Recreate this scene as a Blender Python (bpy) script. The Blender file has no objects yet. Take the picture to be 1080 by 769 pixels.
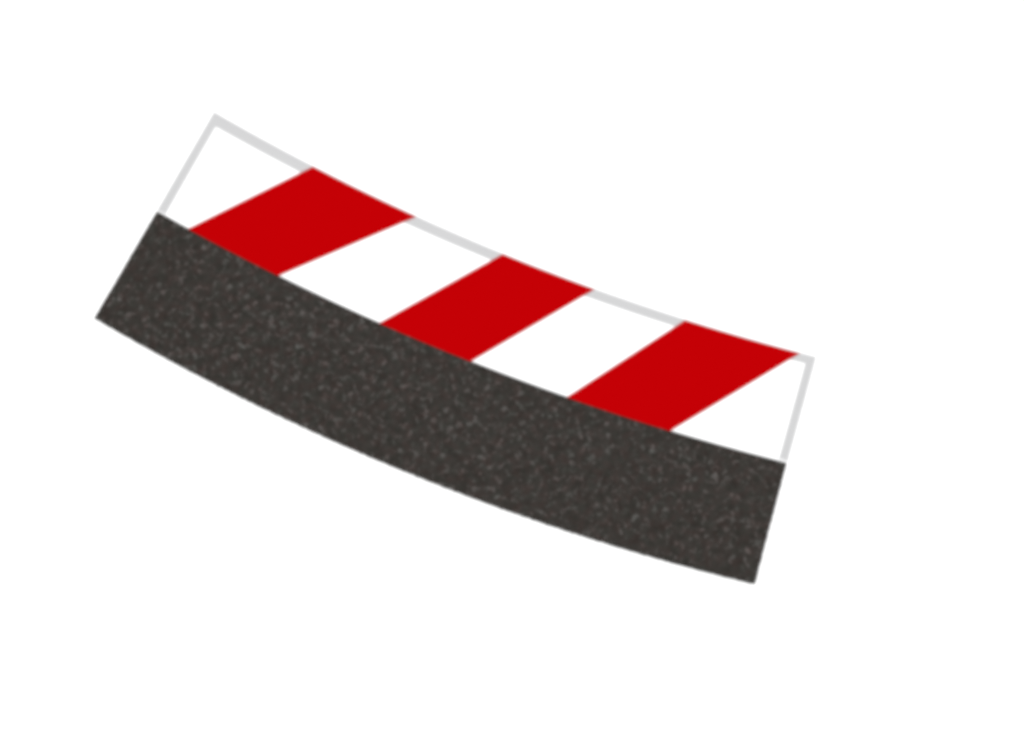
import bpy, math
from mathutils import Vector, noise as mnoise

sc = bpy.context.scene
col = sc.collection

# ---------------------------------------------------------------- scale and camera
MM = 0.001
U = 0.4 * MM                 # plan unit of the survey drawing below, in metres
CX, CY = 540.0, 384.5        # drawing origin (centre of the sheet)
REF = 4.4 * MM               # height of the surface the camera is focused on
DIST = 3.2


def plan(x, y):
    return ((x - CX) * U, (CY - y) * U)


# ---------------------------------------------------------------- outline: three circular arcs
def arc(c, r, p0, p1):
    a0 = math.atan2(p0[1] - c[1], p0[0] - c[0])
    a1 = math.atan2(p1[1] - c[1], p1[0] - c[0])

    def f(t):
        a = a0 + (a1 - a0) * t
        return (c[0] + r * math.cos(a), c[1] + r * math.sin(a))

    def inv(p):
        return (math.atan2(p[1] - c[1], p[0] - c[0]) - a0) / (a1 - a0)
    f.inv = inv
    f.c, f.r = c, r
    return f


OUT = arc((1477.85, -2050.63), 2504.4, (226.0, 117.8), (860.3, 376.5))
MID = arc((1480.86, -2104.87), 2673.9, (165.2, 223.0), (829.9, 487.7))
BOT = arc((1392.82, -1868.90), 2556.2, (99.4, 335.5), (795.9, 617.0))


def lerp(a, b, t):
    return (a[0] + (b[0] - a[0]) * t, a[1] + (b[1] - a[1]) * t)


def kerb_pt(t, v):           # v = 0 at the asphalt, 1 at the outer edge
    return lerp(MID(t), OUT(t), v)


def asph_pt(t, v):           # v = 0 at the free edge, 1 at the kerb
    p = lerp(BOT(t), MID(t), v)
    # the cut edges are slightly ragged, as moulded grit is
    w0 = 0.0 if v > 0 else mnoise.noise((t * 190.0, 3.1, 0.0)) * 1.1
    w1 = mnoise.noise((v * 38.0, t * 50.0, 7.7)) * 0.6 if t in (0.0, 1.0) and v < 1 else 0.0
    return (p[0] + w1, p[1] + w0)


def kerb_v(p):
    dm = MID.r - math.hypot(p[0] - MID.c[0], p[1] - MID.c[1])
    do = math.hypot(p[0] - OUT.c[0], p[1] - OUT.c[1]) - OUT.r
    return max(0.0, min(1.0, dm / max(1e-6, dm + do)))


def kerb_z(p):               # gently crowned section, dropping a little towards the outside
    v = kerb_v(p)
    return (4.1 + 0.75 * math.sin(math.pi * min(1, v * 1.05) * 0.85) - 0.35 * v * v) * MM


ASPH_Z = 4.0 * MM


# ---------------------------------------------------------------- mesh helpers
def solid(name, grid, zf, z0, mat, parent, bevel=0.0, seg=3):
    """closed solid from a grid of plan points; zf gives the top height, z0 (value or function) the underside"""
    n, m = len(grid), len(grid[0])
    V, F = [], []
    for row in grid:
        for p in row:
            x, y = plan(*p)
            V.append((x, y, zf(p)))
    for row in grid:
        for p in row:
            x, y = plan(*p)
            V.append((x, y, z0(p) if callable(z0) else z0))
    N = n * m
    for i in range(n - 1):
        for j in range(m - 1):
            a, b, c, d = i * m + j, (i + 1) * m + j, (i + 1) * m + j + 1, i * m + j + 1
            F.append((a, b, c, d))
            F.append((N + d, N + c, N + b, N + a))
    loop = [i * m for i in range(n)] + [(n - 1) * m + j for j in range(1, m)] \
        + [i * m + m - 1 for i in range(n - 2, -1, -1)] + [j for j in range(m - 2, 0, -1)]
    for k in range(len(loop)):
        a, b = loop[k], loop[(k + 1) % len(loop)]
        F.append((b, a, N + a, N + b))
    me = bpy.data.meshes.new(name)
    me.from_pydata(V, [], F)
    import bmesh
    bm = bmesh.new()
    bm.from_mesh(me)
    bmesh.ops.recalc_face_normals(bm, faces=bm.faces)
    if bevel:
        ed = [e for e in bm.edges if len(e.link_faces) == 2 and e.calc_face_angle() > math.radians(50)
              and min(v.co.z for v in e.verts) > 0.0002]
        bmesh.ops.bevel(bm, geom=ed, offset=bevel, segments=seg, profile=0.5, affect='EDGES', clamp_overlap=True)
    bm.to_mesh(me)
    bm.free()
    for p in me.polygons:
        p.use_smooth = True
    me.set_sharp_from_angle(angle=math.radians(40))
    me.materials.append(mat)
    o = bpy.data.objects.new(name, me)
    col.objects.link(o)
    if parent is not None:
        o.parent = parent
    return o


def frange(n, a=0.0, b=1.0):
    return [a + (b - a) * i / (n - 1) for i in range(n)]


# ---------------------------------------------------------------- materials
def new_mat(name):
    m = bpy.data.materials.new(name)
    m.use_nodes = True
    nt = m.node_tree
    return m, nt, nt.nodes['Principled BSDF']


def node(nt, kind, **kw):
    n = nt.nodes.new(kind)
    for k, v in kw.items():
        if k in n.inputs:
            n.inputs[k].default_value = v
        else:
            setattr(n, k, v)
    return n


def plastic(name, colour, vary, rough, spec, grain=900.0, bump=0.02):
    m, nt, b = new_mat(name)
    tc = node(nt, 'ShaderNodeTexCoord')
    nz = node(nt, 'ShaderNodeTexNoise', Scale=45.0, Detail=4.0)
    nt.links.new(tc.outputs['Object'], nz.inputs['Vector'])
    mix = node(nt, 'ShaderNodeMix', data_type='RGBA')
    mix.inputs['A'].default_value = (*[c * (1 - vary) for c in colour], 1)
    mix.inputs['B'].default_value = (*[min(1, c * (1 + vary)) for c in colour], 1)
    nt.links.new(nz.outputs['Fac'], mix.inputs['Factor'])
    nt.links.new(mix.outputs['Result'], b.inputs['Base Color'])
    b.inputs['Roughness'].default_value = rough
    b.inputs['Specular IOR Level'].default_value = spec
    g = node(nt, 'ShaderNodeTexNoise', Scale=grain, Detail=2.0)
    nt.links.new(tc.outputs['Object'], g.inputs['Vector'])
    bp = node(nt, 'ShaderNodeBump', Strength=bump, Distance=0.0002)
    nt.links.new(g.outputs['Fac'], bp.inputs['Height'])
    nt.links.new(bp.outputs['Normal'], b.inputs['Normal'])
    return m


M_RED = plastic('red_paint', (0.371, 0.0002, 0.0012), 0.012, 0.8, 0.0)
M_WHITE = plastic('white_plastic', (0.83, 0.83, 0.83), 0.01, 0.6, 0.2)
M_GREY = plastic('light_grey_plastic', (0.453, 0.453, 0.458), 0.03, 0.65, 0.05)
M_GROUND = plastic('white_ground', (0.86, 0.86, 0.86), 0.004, 0.8, 0.1, 300.0, 0.01)


def asphalt():
    m, nt, b = new_mat('asphalt')
    L = nt.links.new
    tc = node(nt, 'ShaderNodeTexCoord')
    # ground mass: soft mottling
    n1 = node(nt, 'ShaderNodeTexNoise', Scale=330.0, Detail=3.0, Roughness=0.6)
    L(tc.outputs['Object'], n1.inputs['Vector'])
    r1 = node(nt, 'ShaderNodeValToRGB')
    e = r1.color_ramp.elements
    e[0].position, e[0].color = 0.28, (0.0215, 0.0186, 0.0162, 1)
    e[1].position, e[1].color = 0.72, (0.0360, 0.0318, 0.0287, 1)
    L(n1.outputs['Fac'], r1.inputs['Fac'])
    # pale aggregate flecks of uneven size
    n2 = node(nt, 'ShaderNodeTexNoise', Scale=450.0, Detail=2.2, Roughness=0.5, Distortion=0.7)
    L(tc.outputs['Object'], n2.inputs['Vector'])
    r2 = node(nt, 'ShaderNodeValToRGB')
    e = r2.color_ramp.elements
    e[0].position, e[0].color = 0.55, (0, 0, 0, 1)
    e[1].position, e[1].color = 0.81, (1, 1, 1, 1)
    L(n2.outputs['Fac'], r2.inputs['Fac'])
    mx = node(nt, 'ShaderNodeMix', data_type='RGBA')
    L(r2.outputs['Color'], mx.inputs['Factor'])
    L(r1.outputs['Color'], mx.inputs['A'])
    mx.inputs['B'].default_value = (0.108, 0.100, 0.096, 1)
    # faint rusty and greenish grains
    n3 = node(nt, 'ShaderNodeTexNoise', Scale=260.0, Detail=1.0)
    L(tc.outputs['Object'], n3.inputs['Vector'])
    r3 = node(nt, 'ShaderNodeValToRGB')
    e = r3.color_ramp.elements
    e[0].position, e[0].color = 0.34, (0.92, 0.99, 0.97, 1)
    e[1].position, e[1].color = 0.68, (1.08, 0.96, 0.955, 1)
    k = r3.color_ramp.elements.new(0.5)
    k.color = (1, 1, 1, 1)
    L(n3.outputs['Fac'], r3.inputs['Fac'])
    mul = node(nt, 'ShaderNodeMix', data_type='RGBA', blend_type='MULTIPLY')
    mul.inputs['Factor'].default_value = 1.0
    L(mx.outputs['Result'], mul.inputs['A'])
    L(r3.outputs['Color'], mul.inputs['B'])
    L(mul.outputs['Result'], b.inputs['Base Color'])
    b.inputs['Roughness'].default_value = 0.95
    b.inputs['Specular IOR Level'].default_value = 0.05
    bp = node(nt, 'ShaderNodeBump', Strength=0.35, Distance=0.0006)
    L(n2.outputs['Fac'], bp.inputs['Height'])
    L(bp.outputs['Normal'], b.inputs['Normal'])
    return m


M_ASPH = asphalt()

# ---------------------------------------------------------------- the setting
me = bpy.data.meshes.new('ground')
me.from_pydata([(-6, -6, 0), (6, -6, 0), (6, 6, 0), (-6, 6, 0)], [], [(0, 1, 2, 3)])
me.materials.append(M_GROUND)
ground = bpy.data.objects.new('ground', me)
col.objects.link(ground)
ground['kind'] = 'structure'

# ---------------------------------------------------------------- the track border piece
root = bpy.data.objects.new('track_border', None)
root.empty_display_size = 0.05
col.objects.link(root)
root['label'] = 'curved dark asphalt track border with a red and white striped kerb, lying on white'
root['category'] = 'track border'

Z0 = 0.05 * MM
asph = solid('asphalt_strip', [[asph_pt(t, v) for v in frange(49, 0, 1.0)] for t in frange(301)],
             lambda p: ASPH_Z, Z0, M_ASPH, root, bevel=1.2 * MM, seg=5)

# white kerb body: starts a hair off the asphalt, stops just inside the grey trim's outer face
kerb = solid('kerb', [[kerb_pt(t, v) for v in frange(17, 0.006, 0.992)] for t in frange(121, 0.0008, 0.9992)],
             kerb_z, Z0, M_WHITE, root, bevel=0.2 * MM, seg=2)


# light grey trim round both ends and along the outer edge, one U-shaped strip
def wid(t):                                  # width of the outer run
    return 12.6 - 2.6 * t


path_o, path_i = [], []
TL, TR = 9.4 / 700.0, 1 - 8.8 / 692.0
D = 122.0
for v in frange(14, 0.016, 1 - wid(0) / D):
    path_o.append(kerb_pt(0, v)); path_i.append(kerb_pt(TL, v))
path_o.append(kerb_pt(0, 1)); path_i.append(kerb_pt(TL, 1 - wid(0) / D))
for t in frange(101, TL, TR):
    path_o.append(kerb_pt(t, 1)); path_i.append(kerb_pt(t + 0.0004 * (0.5 - t), 1 - wid(t) / D))
path_o.append(kerb_pt(1, 1)); path_i.append(kerb_pt(TR, 1 - wid(1) / D))
for v in frange(14, 1 - wid(1) / D, 0.022):
    path_o.append(kerb_pt(1, v)); path_i.append(kerb_pt(TR, v))
# drop doubled stations where the runs meet
st = []
for a, b in zip(path_o, path_i):
    if not st or math.hypot(a[0] - st[-1][0][0], a[1] - st[-1][0][1]) > 0.5:
        st.append((a, b))
trim = solid('edge_trim', [[lerp(a, b, s) for s in (0, .33, .67, 1)] for a, b in st],
             lambda p: kerb_z(p) + 0.14 * MM, Z0, M_GREY, kerb)

# three slanting red stripes, each a thin raised layer crossing kerb and trim
STRIPES = [((330.2, 176.0), (439.6, 228.7), (198.2, 241.6), (293.6, 291.3)),
           ((530.9, 267.0), (627.3, 306.0), (399.7, 341.2), (496.8, 381.4)),
           ((723.2, 336.7), (844.2, 373.0), (597.7, 418.9), (706.8, 455.2))]
for ol, orr, il, ir in STRIPES:
    o0, o1, i0, i1 = OUT.inv(ol), OUT.inv(orr), MID.inv(il), MID.inv(ir)
    g = []
    for s in frange(25):
        A = MID(i0 + (i1 - i0) * s)
        B = OUT(o0 + (o1 - o0) * s)
        g.append([lerp(A, B, v) for v in frange(25, -0.001, 0.997)])
    solid('red_stripe', g, lambda p: kerb_z(p) + 0.26 * MM, lambda p: kerb_z(p) - 0.3 * MM, M_RED, kerb)

# ---------------------------------------------------------------- light: a soft overhead lamp in a white room
w = bpy.data.worlds.new('World')
sc.world = w
w.use_nodes = True
bg = w.node_tree.nodes['Background']
bg.inputs['Color'].default_value = (1, 1, 1, 1)
bg.inputs['Strength'].default_value = 0.40

ld = bpy.data.lights.new('overhead_softbox', 'AREA')
ld.shape = 'DISK'
ld.size = 0.7
LH = 4.2
ld.energy = 1.10 * math.pi * math.pi * LH * LH     # 1.10 pi W/m2 on the table
lo = bpy.data.objects.new('overhead_softbox', ld)
lo.location = (-0.12, 0.10, LH)
lo.rotation_euler = (Vector((0, 0, 0)) - lo.location).to_track_quat('-Z', 'Y').to_euler()
col.objects.link(lo)

# ---------------------------------------------------------------- camera straight above
cd = bpy.data.cameras.new('camera')
cd.sensor_width = 36
cd.sensor_fit = 'HORIZONTAL'
cd.lens = 36 * DIST / (1080 * U)
cd.clip_start, cd.clip_end = 0.05, 100
cam = bpy.data.objects.new('camera', cd)
cam.location = (0, 0, REF + DIST)
col.objects.link(cam)
sc.camera = cam

sc.view_settings.view_transform = 'Standard'
sc.view_settings.look = 'None'
sc.view_settings.exposure = 0
sc.view_settings.gamma = 1
sc.cycles.pixel_filter_type = 'BLACKMAN_HARRIS'
sc.cycles.filter_width = 5.0
